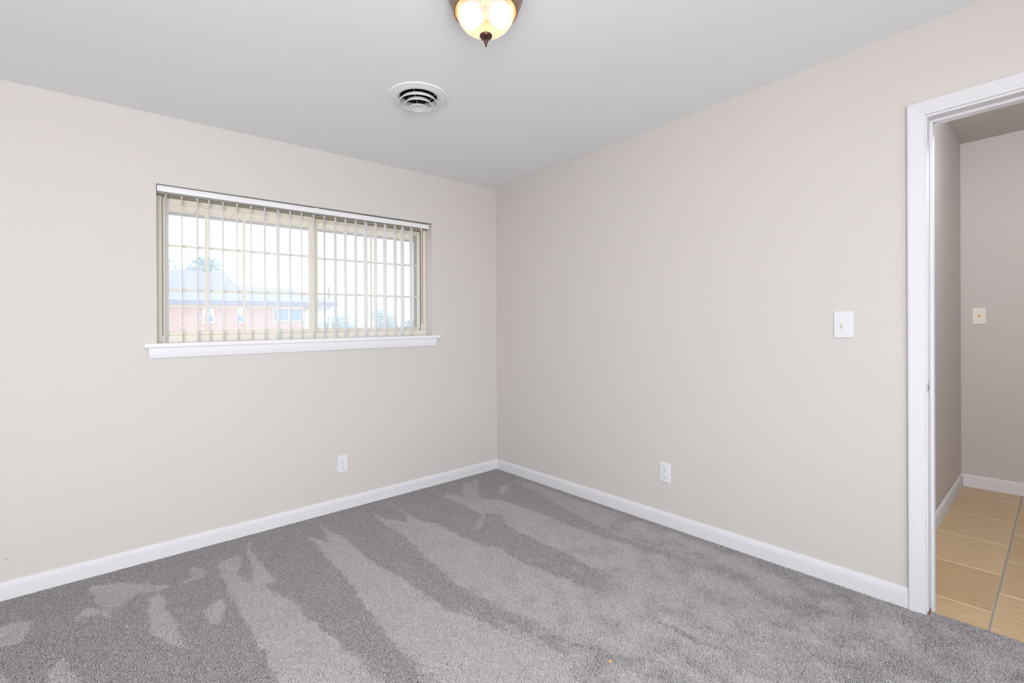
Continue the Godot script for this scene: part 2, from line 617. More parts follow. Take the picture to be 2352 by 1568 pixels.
func build_door() -> void:
	# cased opening without its leaf: u runs along z, depth is towards the room
	turned = true
	var d := Node3D.new()
	d.name = "door_1"
	add_child(d)
	tag(d, "white cased doorway opening onto the tiled hall", "doorway", "structure")
	var j0 := 2.863
	var j1 := 3.627
	var jt := 2.049
	part("jamb", box(Vector3(DOOR0, -0.014, -0.131), Vector3(j0, jt + 0.013, 0.001)), "trim_paint", d)
	part("jamb", box(Vector3(j1, -0.014, -0.131), Vector3(DOOR1, jt + 0.013, 0.001)), "trim_paint", d)
	part("jamb", box(Vector3(j0, jt, -0.131), Vector3(j1, jt + 0.013, 0.001)), "trim_paint", d)
	part("stop", box(Vector3(j0, -0.012, -0.088), Vector3(j0 + 0.011, jt, -0.050), 0.002), "trim_paint", d)
	part("stop", box(Vector3(j1 - 0.011, -0.012, -0.088), Vector3(j1, jt, -0.050), 0.002), "trim_paint", d)
	part("stop", box(Vector3(j0 + 0.011, jt - 0.011, -0.088), Vector3(j1 - 0.011, jt, -0.050), 0.002), "trim_paint", d)
	# casing: stepped profile, thick at the outside, mitred at the head
	var pr := [Vector2(0, 0), Vector2(0, 0.016), Vector2(0.004, 0.0180), Vector2(0.011, 0.0180), Vector2(0.0125, 0.0170), Vector2(0.020, 0.0165), Vector2(0.0215, 0.0155), Vector2(0.043, 0.0125), Vector2(0.0445, 0.0115), Vector2(0.050, 0.0112), Vector2(0.0555, 0.0100), Vector2(0.0565, 0.007), Vector2(0.0565, 0)]
	var o0 := 2.8015
	var top := 2.1145
	for side in 2:
		var a := PackedVector3Array()
		var b := PackedVector3Array()
		for q in pr:
			var u: float = o0 + q.x if side == 0 else (j0 + j1) - o0 - q.x
			a.append(Vector3(u, -0.013, q.y))
			b.append(Vector3(u, top - q.x, q.y))
		part("casing", loft(a, b), "trim_paint", d, "", 20.0)
	var a2 := PackedVector3Array()
	var b2 := PackedVector3Array()
	for q in pr:
		a2.append(Vector3(o0 + q.x, top - q.x, q.y))
		b2.append(Vector3((j0 + j1) - o0 - q.x, top - q.x, q.y))
	part("casing", loft(a2, b2), "trim_paint", d, "", 20.0)
	# casing on the hall side
	part("casing", box(Vector3(2.80, -0.012, -0.131), Vector3(2.857, 2.055, -0.118), 0.003), "trim_paint", d)
	part("casing", box(Vector3(3.633, -0.012, -0.131), Vector3(3.690, 2.055, -0.118), 0.003), "trim_paint", d)
	part("casing", box(Vector3(2.80, 2.055, -0.131), Vector3(3.690, 2.112, -0.118), 0.003), "trim_paint", d)
	# strike plate let into the jamb, its lip bent round the edge
	var sp := part("strike_plate", join([
		box(Vector3(j0 - 0.001, 0.908, -0.026), Vector3(j0 + 0.0012, 0.960, -0.002), 0.0006),
		box(Vector3(j0 - 0.003, 0.918, -0.006), Vector3(j0 + 0.0012, 0.950, 0.0025), 0.0006)]), "nickel", d, "paint-worn strike plate")
	part("latch_hole", box(Vector3(j0, 0.926, -0.016), Vector3(j0 + 0.0016, 0.942, -0.008)), "slot_dark", sp)
	part("bare_wood", box(Vector3(j0 - 0.004, -0.010, -0.047), Vector3(j0 + 0.0012, 0.009, 0.0012), 0.0008), "raw_wood", d, "chipped bare wood at the foot of the jamb")
	turned = false


func build_hall() -> void:
	var hx := 2.2
	var hz := 2.73
	var hc := 2.50
	var z1 := 4.5
	structure("floor_hall", box(Vector3(0.06, -0.2, hz - 0.1), Vector3(hx + 0.1, -0.0106, z1 + 0.1)), "grout_light", "tan tiled hall floor seen through the doorway", "floor")
	var hf := get_node("floor_hall")
	# running-bond tiles, laid lengthwise down the hall
	var rng := RandomNumberGenerator.new()
	rng.seed = 12
	var pitch := 0.4365
	var rows := [[hz, 3.0315, 0.222], [3.0385, 3.470, 0.440], [3.476, 3.906, 0.222], [3.912, z1, 0.440]]
	for row in rows:
		var x: float = row[2] - 2 * pitch
		while x < hx:
			var a := maxf(x + 0.0025, 0.040)
			var b := minf(x + pitch - 0.0025, hx)
			if b - a > 0.02:
				part("tile", box(Vector3(a, -0.02, row[0]), Vector3(b, -0.0100 + rng.randf_range(-0.0004, 0.0003), row[1]), 0.0012), "tile_%d" % rng.randi_range(0, 2), hf)
			x += pitch
	part("grout_line", box(Vector3(0.04, -0.02, 3.0312), Vector3(hx, -0.0102, 3.0388)), "grout_grey", hf, "wide grey grout joint")
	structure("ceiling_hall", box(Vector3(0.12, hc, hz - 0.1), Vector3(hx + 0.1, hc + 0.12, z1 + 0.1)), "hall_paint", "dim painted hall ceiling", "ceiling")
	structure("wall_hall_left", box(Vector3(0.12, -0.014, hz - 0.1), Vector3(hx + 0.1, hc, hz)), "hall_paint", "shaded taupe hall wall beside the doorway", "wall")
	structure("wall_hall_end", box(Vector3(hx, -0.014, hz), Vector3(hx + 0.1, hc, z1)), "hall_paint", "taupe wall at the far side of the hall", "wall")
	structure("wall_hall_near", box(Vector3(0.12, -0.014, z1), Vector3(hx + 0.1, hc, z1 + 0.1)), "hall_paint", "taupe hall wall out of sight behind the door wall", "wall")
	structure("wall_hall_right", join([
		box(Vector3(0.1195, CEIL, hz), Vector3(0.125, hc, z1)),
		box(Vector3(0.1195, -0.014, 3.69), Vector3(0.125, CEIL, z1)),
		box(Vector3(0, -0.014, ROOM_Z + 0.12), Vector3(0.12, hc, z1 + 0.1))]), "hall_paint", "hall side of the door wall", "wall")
	var bb := [Vector2(0, -0.0105), Vector2(0.0125, -0.0105), Vector2(0.0125, 0.053), Vector2(0.0105, 0.058), Vector2(0.0105, 0.064), Vector2(0.0075, 0.071), Vector2(0.0065, 0.0745), Vector2(0.0045, 0.078), Vector2(0, 0.078)]
	var o := run_u(bb, 0.131, hx, 0, -1)
	for k in o.size():
		o[k].z += hz
	structure("baseboard_hall_left", o, "trim_paint", "white baseboard along the shaded hall wall", "baseboard")
	turned = true
	var e := run_u(bb, hz, z1, 1, 0)
	for k in e.size():
		e[k].z -= hx
	structure("baseboard_hall_end", e, "trim_paint", "white baseboard along the far hall wall", "baseboard")
	turned = false
	# the hall's own small ceiling light, beyond the door head
	var at := Vector3(0.36, hc, 3.16)
	var l := thing("hall_ceiling_light", "small round glowing hall light above the doorway", "ceiling light", at)
	part("pan", lathe([Vector2(0, 0), Vector2(0.09, 0), Vector2(0.09, -0.02), Vector2(0, -0.02)], Vector3.ZERO, 24), "bronze", l)
	part("shade", lathe([Vector2(0, -0.02), Vector2(0.08, -0.02), Vector2(0.076, -0.05), Vector2(0.05, -0.075), Vector2(0, -0.085)], Vector3.ZERO, 24), "bulb_glow", l)
	var om := OmniLight3D.new()
	om.name = "hall_lamp"
	om.position = lean(Vector3(0, -0.14, 0))
	om.light_color = Color(0.96, 0.98, 1.0)
	om.light_energy = 0.78
	om.light_size = 0.08
	om.omni_range = 8.0
	om.omni_attenuation = 2.0
	om.shadow_enabled = true
	l.add_child(om)


# ==================================================================== outdoors
func build_outside() -> void:
	structure("wall_outer", join([
		box(Vector3(-9, -3.2, -0.30), Vector3(WIN.position.x, 2.9, -0.2)),
		box(Vector3(WIN.end.x, -3.2, -0.30), Vector3(5, 2.9, -0.2)),
		box(Vector3(WIN.position.x, -3.2, -0.30), Vector3(WIN.end.x, WIN.position.y, -0.2)),
		box(Vector3(WIN.position.x, WIN.end.y, -0.30), Vector3(WIN.end.x, 2.9, -0.2))]), "outer_wall_shade", "outer face of the house wall around the window", "wall")
	var e := Node3D.new()
	e.name = "roof_eave"
	add_child(e)
	tag(e, "cream boarded eave overhanging outside the window", "eave", "structure")
	var x := -5.04
	while x < 2.0:
		part("soffit_board", box(Vector3(x + 0.002, 2.095, -0.86), Vector3(x + 0.222, 2.110, -0.30), 0.003), "soffit_cream", e)
		x += 0.225
	part("fascia", box(Vector3(-5.04, 2.078, -0.885), Vector3(2.0, 2.26, -0.86), 0.004), "fascia_blue_grey", e)
	part("roof_deck", loft(
		PackedVector3Array([Vector3(-5.04, 2.26, -0.95), Vector3(-5.04, 2.29, -0.95), Vector3(-5.04, 3.0, 1.2), Vector3(-5.04, 2.97, 1.2)]),
		PackedVector3Array([Vector3(2.0, 2.26, -0.95), Vector3(2.0, 2.29, -0.95), Vector3(2.0, 3.0, 1.2), Vector3(2.0, 2.97, 1.2)])), "shingle", e)
	part("roof_cover", box(Vector3(-5.04, 2.62, 0.35), Vector3(2.6, 2.70, 4.6)), "shingle", e)
	structure("ground", box(Vector3(-160, -3.5, -220), Vector3(220, -3.2, -0.3)), "bounce_ground", "pale ground between the two houses", "ground")

	# brick building across the way
	var base := Vector3(0, -3.2, -38)
	var b := thing("brick_building", "long red brick building with pale hip roof across the yard", "building", base)
	var up := 3.2
	var wf := -0.4               # wall face behind the eave
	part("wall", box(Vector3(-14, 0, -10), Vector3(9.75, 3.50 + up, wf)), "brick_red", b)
	part("wall", loft(
		PackedVector3Array([Vector3(9.75, 0, -8), Vector3(12.0, 0, -8), Vector3(12.0, 3.5 + up, -8), Vector3(9.75, 3.5 + up, -8)]),
		PackedVector3Array([Vector3(9.75, 0, -6), Vector3(12.0, 0, -6), Vector3(12.0, 3.5 + up, -6), Vector3(9.75, 3.5 + up, -6)])), "far_trim", b, "pale porch wall")
	part("porch_arch", arch_panel(9.75, 12.1, 2.2, up), "far_trim", b, "arched porch opening")
	part("porch_post", box(Vector3(11.95, 0, -1.0), Vector3(12.15, 3.5 + up, -0.8)), "far_trim", b)
	part("frieze", box(Vector3(-14, 3.37 + up, wf), Vector3(9.8, 3.52 + up, wf + 0.08)), "soffit_cream", b)
	part("gutter", box(Vector3(-14.4, 3.52 + up, -0.45), Vector3(12.4, 3.86 + up, 0.12), 0.03), "far_gutter", b)
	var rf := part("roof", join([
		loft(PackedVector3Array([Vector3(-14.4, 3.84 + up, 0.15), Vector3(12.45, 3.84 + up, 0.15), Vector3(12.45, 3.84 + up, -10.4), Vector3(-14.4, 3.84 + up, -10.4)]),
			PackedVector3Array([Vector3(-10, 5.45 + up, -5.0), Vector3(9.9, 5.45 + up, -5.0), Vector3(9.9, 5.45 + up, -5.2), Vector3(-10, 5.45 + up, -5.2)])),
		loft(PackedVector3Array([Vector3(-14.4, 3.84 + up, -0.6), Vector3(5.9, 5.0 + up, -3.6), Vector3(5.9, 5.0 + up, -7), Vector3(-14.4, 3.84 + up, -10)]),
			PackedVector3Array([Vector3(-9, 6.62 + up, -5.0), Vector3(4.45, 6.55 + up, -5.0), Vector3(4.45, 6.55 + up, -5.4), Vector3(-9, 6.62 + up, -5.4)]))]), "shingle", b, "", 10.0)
	part("vent_pipe", box(Vector3(4.35, 5.6 + up, -3.5), Vector3(4.47, 6.05 + up, -3.38)), "far_trim", rf)
	for q in [[2.50, 3.21, 2.18, 3.36, false], [4.70, 5.38, 2.20, 3.36, false], [7.28, 9.68, 2.25, 3.36, true], [-0.3, 0.3, 2.18, 3.36, false], [-2.6, -1.9, 2.18, 3.36, false]]:
		var w := part("window", join([
			box(Vector3(q[0], q[2] + up, wf), Vector3(q[0] + 0.08, q[3] + up, wf + 0.06)), box(Vector3(q[1] - 0.08, q[2] + up, wf), Vector3(q[1], q[3] + up, wf + 0.06)),
			box(Vector3(q[0], q[3] - 0.08 + up, wf), Vector3(q[1], q[3] + up, wf + 0.06)), box(Vector3(q[0] - 0.06, q[2] - 0.02 + up, wf), Vector3(q[1] + 0.06, q[2] + 0.08 + up, wf + 0.1)),
			box(Vector3(q[0], (q[2] + q[3]) / 2 - 0.05 + up, wf), Vector3(q[1], (q[2] + q[3]) / 2 + 0.03 + up, wf + 0.05)) if not q[4] else box(Vector3(8.45, q[2] + up, wf), Vector3(8.53, q[3] + up, wf + 0.05))]), "far_frame", b)
		if q[4]:
			part("glass", box(Vector3(q[0] + 0.08, q[2] + 0.08 + up, wf), Vector3(8.45, q[3] - 0.08 + up, wf + 0.02)), "far_glass", w)
			part("glass", box(Vector3(8.53, q[2] + 0.08 + up, wf), Vector3(q[1] - 0.08, q[3] - 0.08 + up, wf + 0.02)), "far_glass", w)
		else:
			var mid: float = (q[2] + q[3]) / 2
			part("glass", box(Vector3(q[0] + 0.08, q[2] + 0.08 + up, wf), Vector3(q[1] - 0.08, mid - 0.05 + up, wf + 0.02)), "far_glass", w)
			part("glass", box(Vector3(q[0] + 0.08, mid + 0.03 + up, wf), Vector3(q[1] - 0.08, q[3] - 0.08 + up, wf + 0.02)), "far_frame", w)
	# trees beyond it
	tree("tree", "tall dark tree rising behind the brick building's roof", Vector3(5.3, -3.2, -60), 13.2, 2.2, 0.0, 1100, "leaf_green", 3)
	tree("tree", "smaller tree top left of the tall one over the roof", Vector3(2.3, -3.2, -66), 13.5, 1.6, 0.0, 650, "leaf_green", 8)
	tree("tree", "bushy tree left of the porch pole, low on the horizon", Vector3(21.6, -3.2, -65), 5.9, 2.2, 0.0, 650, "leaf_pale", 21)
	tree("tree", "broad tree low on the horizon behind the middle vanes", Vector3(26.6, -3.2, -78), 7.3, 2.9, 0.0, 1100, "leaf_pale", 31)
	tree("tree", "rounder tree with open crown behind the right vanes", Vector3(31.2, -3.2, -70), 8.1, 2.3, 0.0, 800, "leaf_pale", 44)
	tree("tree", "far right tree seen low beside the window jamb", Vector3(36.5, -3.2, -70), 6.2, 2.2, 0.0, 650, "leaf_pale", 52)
	var p := thing("utility_pole", "thin grey utility pole standing behind the porch roof", "pole", Vector3(22.7, -3.2, -70))
	part("mast", tube([Vector3(0, 0, 0), Vector3(0, 11.5, 0)], [0.2, 0.14], 8), "pole_grey", p)
	part("cross_arm", box(Vector3(-1.1, 10.4, -0.08), Vector3(0.3, 10.56, 0.08)), "pole_grey", p)


func arch_panel(x0: float, x1: float, spring: float, up: float) -> PackedVector3Array:
	# a flat porch front with a half-round opening
	var list := []
	var n := 12
	for k in n:
		var a0 := PI * k / n
		var a1 := PI * (k + 1) / n
		var cx := (x0 + x1) / 2 + 0.2
		var r := (x1 - x0) / 2 - 0.25
		var p0 := Vector2(cx - cos(a0) * r, spring + sin(a0) * r * 0.9 + up)
		var p1 := Vector2(cx - cos(a1) * r, spring + sin(a1) * r * 0.9 + up)
		var t := 3.5 + up
		list.append(loft(PackedVector3Array([Vector3(p0.x, p0.y, -0.9), Vector3(p1.x, p1.y, -0.9), Vector3(p1.x, t, -0.9), Vector3(p0.x, t, -0.9)]),
			PackedVector3Array([Vector3(p0.x, p0.y, -0.7), Vector3(p1.x, p1.y, -0.7), Vector3(p1.x, t, -0.7), Vector3(p0.x, t, -0.7)])))
	list.append(box(Vector3(x0, 0, -0.9), Vector3(x0 + 0.45, 3.5 + up, -0.7)))
	return join(list)


func tree(called: String, label: String, at: Vector3, height: float, spread: float, _turn: float, leaves: int, leaf: String, seed_: int) -> void:
	var t := thing(called, label, "tree", at, "", "trees beyond the brick building")
	var rng := RandomNumberGenerator.new()
	rng.seed = seed_
	var limbs := [tube([Vector3(0, 0, 0), Vector3(0.1, height * 0.45, 0), Vector3(0, height * 0.9, 0)], [0.28, 0.18, 0.04], 6)]
	var tips := []
	for k in 16:
		var y := height * rng.randf_range(0.42, 0.86)
		var an := rng.randf() * TAU
		var reach := spread * rng.randf_range(0.4, 0.95) * (1.25 - y / height * 0.7)
		var tip := Vector3(cos(an) * reach, y + height * rng.randf_range(0.04, 0.13), sin(an) * reach)
		limbs.append(tube([Vector3(0, y, 0), tip], [0.07, 0.02], 4))
		tips.append(tip)
	tips.append(Vector3(0, height * 0.97, 0))
	part("trunk", join(limbs), "bark", t, "", 0.0)
	var crown := PackedVector3Array()
	for k in leaves:
		var c: Vector3 = tips[rng.randi() % tips.size()]
		c += Vector3(rng.randfn(0, 0.24), rng.randfn(0, 0.2), rng.randfn(0, 0.24)) * spread
		c.y = minf(c.y, height)
		var a := Vector3(rng.randfn(), rng.randfn(), rng.randfn()).normalized() * 0.28
		var b := a.cross(Vector3(rng.randfn(), rng.randfn(), rng.randfn())).normalized() * 0.18
		var n := a.cross(b).normalized() * 0.03
		crown.append_array(PackedVector3Array([c - a, c - b + n, c + a, c - a, c + a, c + b + n]))
	var o := part("crown", crown, leaf, t, "", 0.0)
	o.set_meta("kind", "stuff")


# ==================================================================== the vertical blind
func build_blind() -> void:
	var b := thing("vertical_blind", "white vertical blind with narrow open vanes hanging in the window", "window blind", Vector3.ZERO)
	var rail := PackedVector3Array()
	for q in [[-2.379, 0.0065], [-0.660, 0.0]]:
		for c in [[2.0195, -0.066], [2.018, -0.064], [2.018, -0.023], [2.020, -0.0205], [2.040, -0.0195], [2.043, -0.0175], [2.049, -0.0175], [2.051, -0.019], [2.051, -0.066]]:
			rail.append(Vector3(q[0], c[0] + q[1], c[1]))
	part("headrail", loft(rail.slice(0, 9), rail.slice(9)), "headrail_white", b, "", 15.0)
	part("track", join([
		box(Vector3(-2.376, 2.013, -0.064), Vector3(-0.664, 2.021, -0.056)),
		box(Vector3(-2.376, 2.013, -0.032), Vector3(-0.664, 2.021, -0.026))]), "grey_plastic", b)
	part("clip", box(Vector3(-1.5265, 2.049, -0.030), Vector3(-1.5105, 2.0575, -0.0165), 0.001), "headrail_white", b)
	# where each vane hangs, and its own turn away from square to the wall (degrees)
	var us := [-2.336, -2.264, -2.189, -2.131, -2.06, -1.986, -1.91, -1.833, -1.756, -1.683, -1.612, -1.535, -1.463, -1.389, -1.319, -1.245, -1.173, -1.098, -1.023, -0.943, -0.881, -0.806]
	var turn := [14.9, 2.4, 0.5, 2.2, 2.0, 5.5, 6.6, 4.0, -0.3, 6.7, 10.1, 8.7, 10.9, 7.5, 7.2, 8.2, 4.0, 6.2, 6.3, 11.4, 7.6, 9.9]
	var low := [1.1815, 1.184, 1.1815, 1.184, 1.183, 1.184, 1.183, 1.1825, 1.182, 1.183, 1.184, 1.1825, 1.1815, 1.1825, 1.182, 1.183, 1.182, 1.1825, 1.183, 1.182, 1.184, 1.1825]
	for k in us.size():
		var an := deg_to_rad(turn[k])
		var along := Vector3(sin(an), 0, -cos(an))
		var across := Vector3(cos(an), 0, sin(an))
		var at := Vector3(us[k], 0, -0.045)
		# a limp vinyl sheet, bowed across its width
		var sheet := PackedVector3Array()
		var n := 8
		for q in n:
			var e0 := q * 2.0 / n - 1.0
			var e1 := (q + 1) * 2.0 / n - 1.0
			var a := at + along * e0 * 0.0430 + across * 0.0030 * (1.0 - e0 * e0)
			var c := at + along * e1 * 0.0430 + across * 0.0030 * (1.0 - e1 * e1)
			var a2 := a + Vector3(0, 2.001, 0)
			var c2 := c + Vector3(0, 2.001, 0)
			a.y = low[k]
			c.y = low[k]
			sheet.append_array(PackedVector3Array([a, c2, c, a, a2, c2]))
		var v2 := part("vane", sheet, "vane_vinyl", b)
		part("carrier", join([
			box(at + Vector3(-0.0012, 1.988, -0.006), at + Vector3(0.0018, 2.010, 0.006), 0.0006),
			box(at + Vector3(-0.0035, 2.009, -0.012), at + Vector3(0.0035, 2.019, 0.012), 0.001)]), "headrail_white", v2)
	var wd := part("wand", join([
		tube([Vector3(-0.7235, 2.012, -0.030), Vector3(-0.7255, 1.2725, -0.024)], [0.0030, 0.0030], 8),
		tube([Vector3(-0.7235, 2.019, -0.030), Vector3(-0.7235, 1.992, -0.030)], [0.0045, 0.0045], 8)]), "headrail_white", b)
	part("grip", tube([Vector3(-0.7255, 1.2745, -0.024), Vector3(-0.7255, 1.268, -0.024), Vector3(-0.7257, 1.205, -0.024), Vector3(-0.7257, 1.2, -0.024)], [0.003, 0.0062, 0.0066, 0.003], 10), "headrail_white", wd)


# ==================================================================== ceiling fixtures
func build_lamp() -> void:
	var at := Vector3(-1.5375, CEIL, 1.885)
	var l := thing("ceiling_light", "bronze flush ceiling light with lit ribbed glass dome and finial", "ceiling light", at)
	part("pan", lathe([Vector2(0, 0), Vector2(0.129, 0), Vector2(0.134, -0.005), Vector2(0.1350, -0.024), Vector2(0.1340, -0.036), Vector2(0.1300, -0.048), Vector2(0.1245, -0.058), Vector2(0.1235, -0.064), Vector2(0.1200, -0.074), Vector2(0.1165, -0.082), Vector2(0.1150, -0.0865), Vector2(0.1125, -0.0865), Vector2(0.1120, -0.080), Vector2(0.1165, -0.066), Vector2(0.118, -0.050), Vector2(0.110, -0.046), Vector2(0, -0.045)], Vector3.ZERO, 64), "bronze", l)
	part("dimmer_disc", lathe([Vector2(0, -0.0445), Vector2(0.1105, -0.0455), Vector2(0.1105, -0.0480), Vector2(0, -0.0475)], Vector3.ZERO, 48), "dimmer_brown", l, "added brown disc dimming the glow behind the bulbs")  # dark disc added to cut the bulb light bouncing inside the pan
	part("ring", lathe([Vector2(0.1045, -0.062), Vector2(0.1118, -0.066), Vector2(0.1122, -0.083), Vector2(0.1105, -0.0875), Vector2(0.1075, -0.085), Vector2(0.1045, -0.074)], Vector3.ZERO, 64, true), "pan_ring", l, "inner ring tinted orange for the lamp glow")
	# ribbed bowl: flutes outside, smooth inside, plain button round the finial
	var segs := 288
	var outer := [Vector2(0.0995, -0.066), Vector2(0.1025, -0.078), Vector2(0.1025, -0.090), Vector2(0.0990, -0.104), Vector2(0.0915, -0.119), Vector2(0.0805, -0.133), Vector2(0.0665, -0.145), Vector2(0.0500, -0.154), Vector2(0.0380, -0.158)]
	var t := PackedVector3Array()
	var ring := func(k: int, s: int, inner: bool) -> Vector3:
		var q: Vector2 = outer[k]
		var an := TAU * s / segs
		var rib := 0.0
		if not inner and k > 0 and k < outer.size() - 1:
			rib = 0.0014 * minf(1.0, q.x / 0.09) * (1.0 if s % 4 == 1 else (0.0 if s % 4 == 3 else 0.55))
		var r := q.x + rib - (0.0032 if inner else 0.0)
		return Vector3(cos(an) * r, q.y - rib * 0.5 + (0.0030 if inner else 0.0), sin(an) * r)
	for inner in [false, true]:
		for k in outer.size() - 1:
			for s in segs:
				var p0: Vector3 = ring.call(k, s, inner)
				var p1: Vector3 = ring.call(k, s + 1, inner)
				var q0: Vector3 = ring.call(k + 1, s, inner)
				var q1: Vector3 = ring.call(k + 1, s + 1, inner)
				t.append_array(PackedVector3Array([p0, q1, p1, p0, q0, q1]) if not inner else PackedVector3Array([p0, p1, q1, p0, q1, q0]))
	for s in segs:
		var a0: Vector3 = ring.call(0, s, false)
		var a1: Vector3 = ring.call(0, s + 1, false)
		var b0: Vector3 = ring.call(0, s, true)
		var b1: Vector3 = ring.call(0, s + 1, true)
		t.append_array(PackedVector3Array([a0, a1, b1, a0, b1, b0]))
		var e := outer.size() - 1
		var c0: Vector3 = ring.call(e, s, false)
		var c1: Vector3 = ring.call(e, s + 1, false)
		var d0: Vector3 = ring.call(e, s, true)
		var d1: Vector3 = ring.call(e, s + 1, true)
		var lowest := Vector3(0, -0.1655, 0)
		var upper := Vector3(0, -0.160, 0)
		t.append_array(PackedVector3Array([c0, lowest, c1, d0, d1, upper]))
	var shade := part("shade", oriented(t), "shade_glass", l, "ribbed clear glass dome", 60.0)
	shade.name = "shade"
	# finial: cap, neck, bead, drop
	part("finial", lathe([Vector2(0, -0.1655), Vector2(0.0205, -0.1655), Vector2(0.0228, -0.168), Vector2(0.0225, -0.172), Vector2(0.019, -0.177), Vector2(0.011, -0.181), Vector2(0.0045, -0.183), Vector2(0.0036, -0.186), Vector2(0.0045, -0.1885), Vector2(0.0078, -0.190), Vector2(0.0074, -0.193), Vector2(0.0042, -0.198), Vector2(0.0026, -0.2005), Vector2(0.0036, -0.203), Vector2(0.0034, -0.2065), Vector2(0, -0.209)], Vector3.ZERO, 32), "bronze_dark", l)
	part("stem", tube([Vector3(0, -0.05, 0), Vector3(0, -0.166, 0)], [0.004, 0.004], 10), "brass", l)
	# two bulbs lying either side of the stem, and the lamp light in each
	var axis := Vector3(0.763, 0, 0.646)
	for s in [-1.0, 1.0]:
		var c: Vector3 = axis * 0.056 * s + Vector3(0, -0.094, 0)
		var bulb := tube([c - axis * s * 0.046, c - axis * s * 0.024, c - axis * s * 0.014, c - axis * s * 0.002, c + axis * s * 0.012, c + axis * s * 0.022, c + axis * s * 0.027], [0.011, 0.011, 0.013, 0.016, 0.016, 0.012, 0.004], 20)
		part("bulb", bulb, "bulb_glow", l, "glowing bulb")
		var om := OmniLight3D.new()
		om.name = numbered("lamp_light", l)
		om.position = lean(c)
		om.light_color = Color(1.0, 0.965, 0.92)
		om.light_energy = 0.015
		om.light_size = 0.05
		om.omni_range = 12.0
		om.omni_attenuation = 2.0
		om.shadow_enabled = true
		l.add_child(om)


func build_vent() -> void:
	var v := thing("ceiling_vent", "round white ceiling air vent with stepped cone rings", "ceiling vent", Vector3(VENT.x, CEIL, VENT.y))
	part("flange", lathe([Vector2(0.152, 0), Vector2(0.153, -0.004), Vector2(0.149, -0.007), Vector2(0.143, -0.0065), Vector2(0.135, -0.009), Vector2(0.122, -0.013), Vector2(0.110, -0.013), Vector2(0.101, -0.009), Vector2(0.096, 0.004), Vector2(0.0945, 0.03), Vector2(0.0965, 0.03), Vector2(0.099, 0.003), Vector2(0.104, -0.003), Vector2(0.12, -0.002)], Vector3.ZERO, 72, true), "vent_white", v)
	part("duct", lathe([Vector2(0.0925, 0.008), Vector2(0.0925, 0.155), Vector2(0, 0.155), Vector2(0, 0.158), Vector2(0.0955, 0.158), Vector2(0.0955, 0.008)], Vector3.ZERO, 48, true), "duct_dark", v, "dark duct throat")
	for q in [[0.1030, -0.034, 0.088, -0.008], [0.0775, -0.047, 0.062, -0.020]]:
		part("ring", lathe([Vector2(q[0], q[1]), Vector2(q[0] - 0.001, q[1] - 0.002), Vector2(q[0] - 0.004, q[1] - 0.0025), Vector2(q[0] - 0.010, q[1] + 0.002), Vector2(q[2] - 0.001, q[3] - 0.009), Vector2(q[2] - 0.0004, q[3] - 0.0078), Vector2(q[0] - 0.006, q[1] + 0.005)], Vector3.ZERO, 64, true), "vent_white", v)
	part("cone", lathe([Vector2(0, -0.052), Vector2(0.012, -0.0525), Vector2(0.034, -0.0575), Vector2(0.044, -0.0605), Vector2(0.0465, -0.0595), Vector2(0.0465, -0.058), Vector2(0.040, -0.052), Vector2(0.020, -0.046), Vector2(0, -0.045)], Vector3.ZERO, 56), "vent_white", v)
	part("screw", lathe([Vector2(0, -0.054), Vector2(0.003, -0.0535), Vector2(0.004, -0.052), Vector2(0, -0.05)], Vector3.ZERO, 12), "nickel", v)
	for k in 4:
		var an := PI / 4 + k * PI / 2
		var d := Vector3(cos(an), 0, sin(an))
		part("spoke", tube([d * 0.022 + Vector3(0, -0.047, 0), d * 0.0625 + Vector3(0, -0.020, 0), d * 0.094 + Vector3(0, 0.012, 0)], [0.0018, 0.0018, 0.0018], 6), "grey_plastic", v)


# ==================================================================== wall plates
func plate(o: Node3D, w: float, h: float, m: String) -> void:
	var a := PackedVector3Array()
	var b := PackedVector3Array()
	var c := PackedVector3Array()
	var r := 0.004
	for q in 4:
		for k in 5:
			var an := PI / 2 * (q + 2 + k / 4.0)
			var cc := Vector3([-1, 1, 1, -1][q] * (w / 2 - r), [-1, -1, 1, 1][q] * (h / 2 - r), 0)
			var e := Vector3(cos(an), sin(an), 0)
			a.append(cc + e * r)
			b.append(cc + e * r + Vector3(0, 0, 0.0035))
			c.append(cc + e * (r - 0.0028) + Vector3(0, 0, 0.0062))
	part("plate", join([loft(a, b), loft(b, c)]), m, o, "", 25.0)


func screw(o: Node3D, y: float, d := 0.0062) -> void:
	var s := part("screw", disc(Vector3(0, y, 0), 0.0032, 0.0032, d - 0.001, d + 0.001, 14), "receptacle_white", o)
	part("slot", box(Vector3(-0.0022, y - 0.0004, d + 0.0004), Vector3(0.0022, y + 0.0004, d + 0.0011)), "mark_grey", s)


func outlet(label: String, at: Vector3, face_x: bool) -> void:
	turned = false
	var o := thing("wall_outlet", label, "outlet", at, "", "duplex outlets low on the walls")
	turned = face_x
	plate(o, 0.0705, 0.1165, "plate_white")
	for s in [-1.0, 1.0]:
		var y: float = s * 0.0195
		var r := part("receptacle", disc(Vector3(0, y, 0), 0.0172, 0.0172, 0.004, 0.0078, 28, 0.80), "receptacle_white", o)
		part("slot", box(Vector3(-0.0075, y - 0.001, 0.0070), Vector3(-0.0055, y + 0.0075, 0.00795)), "mark_grey", r)
		part("slot", box(Vector3(0.0053, y + 0.0002, 0.0070), Vector3(0.0071, y + 0.0072, 0.00795)), "mark_grey", r)
		part("ground_hole", disc(Vector3(0, y - 0.0078, 0), 0.0029, 0.0029, 0.0065, 0.0082, 12), "slot_dark", r)
	screw(o, 0.0)
	turned = false


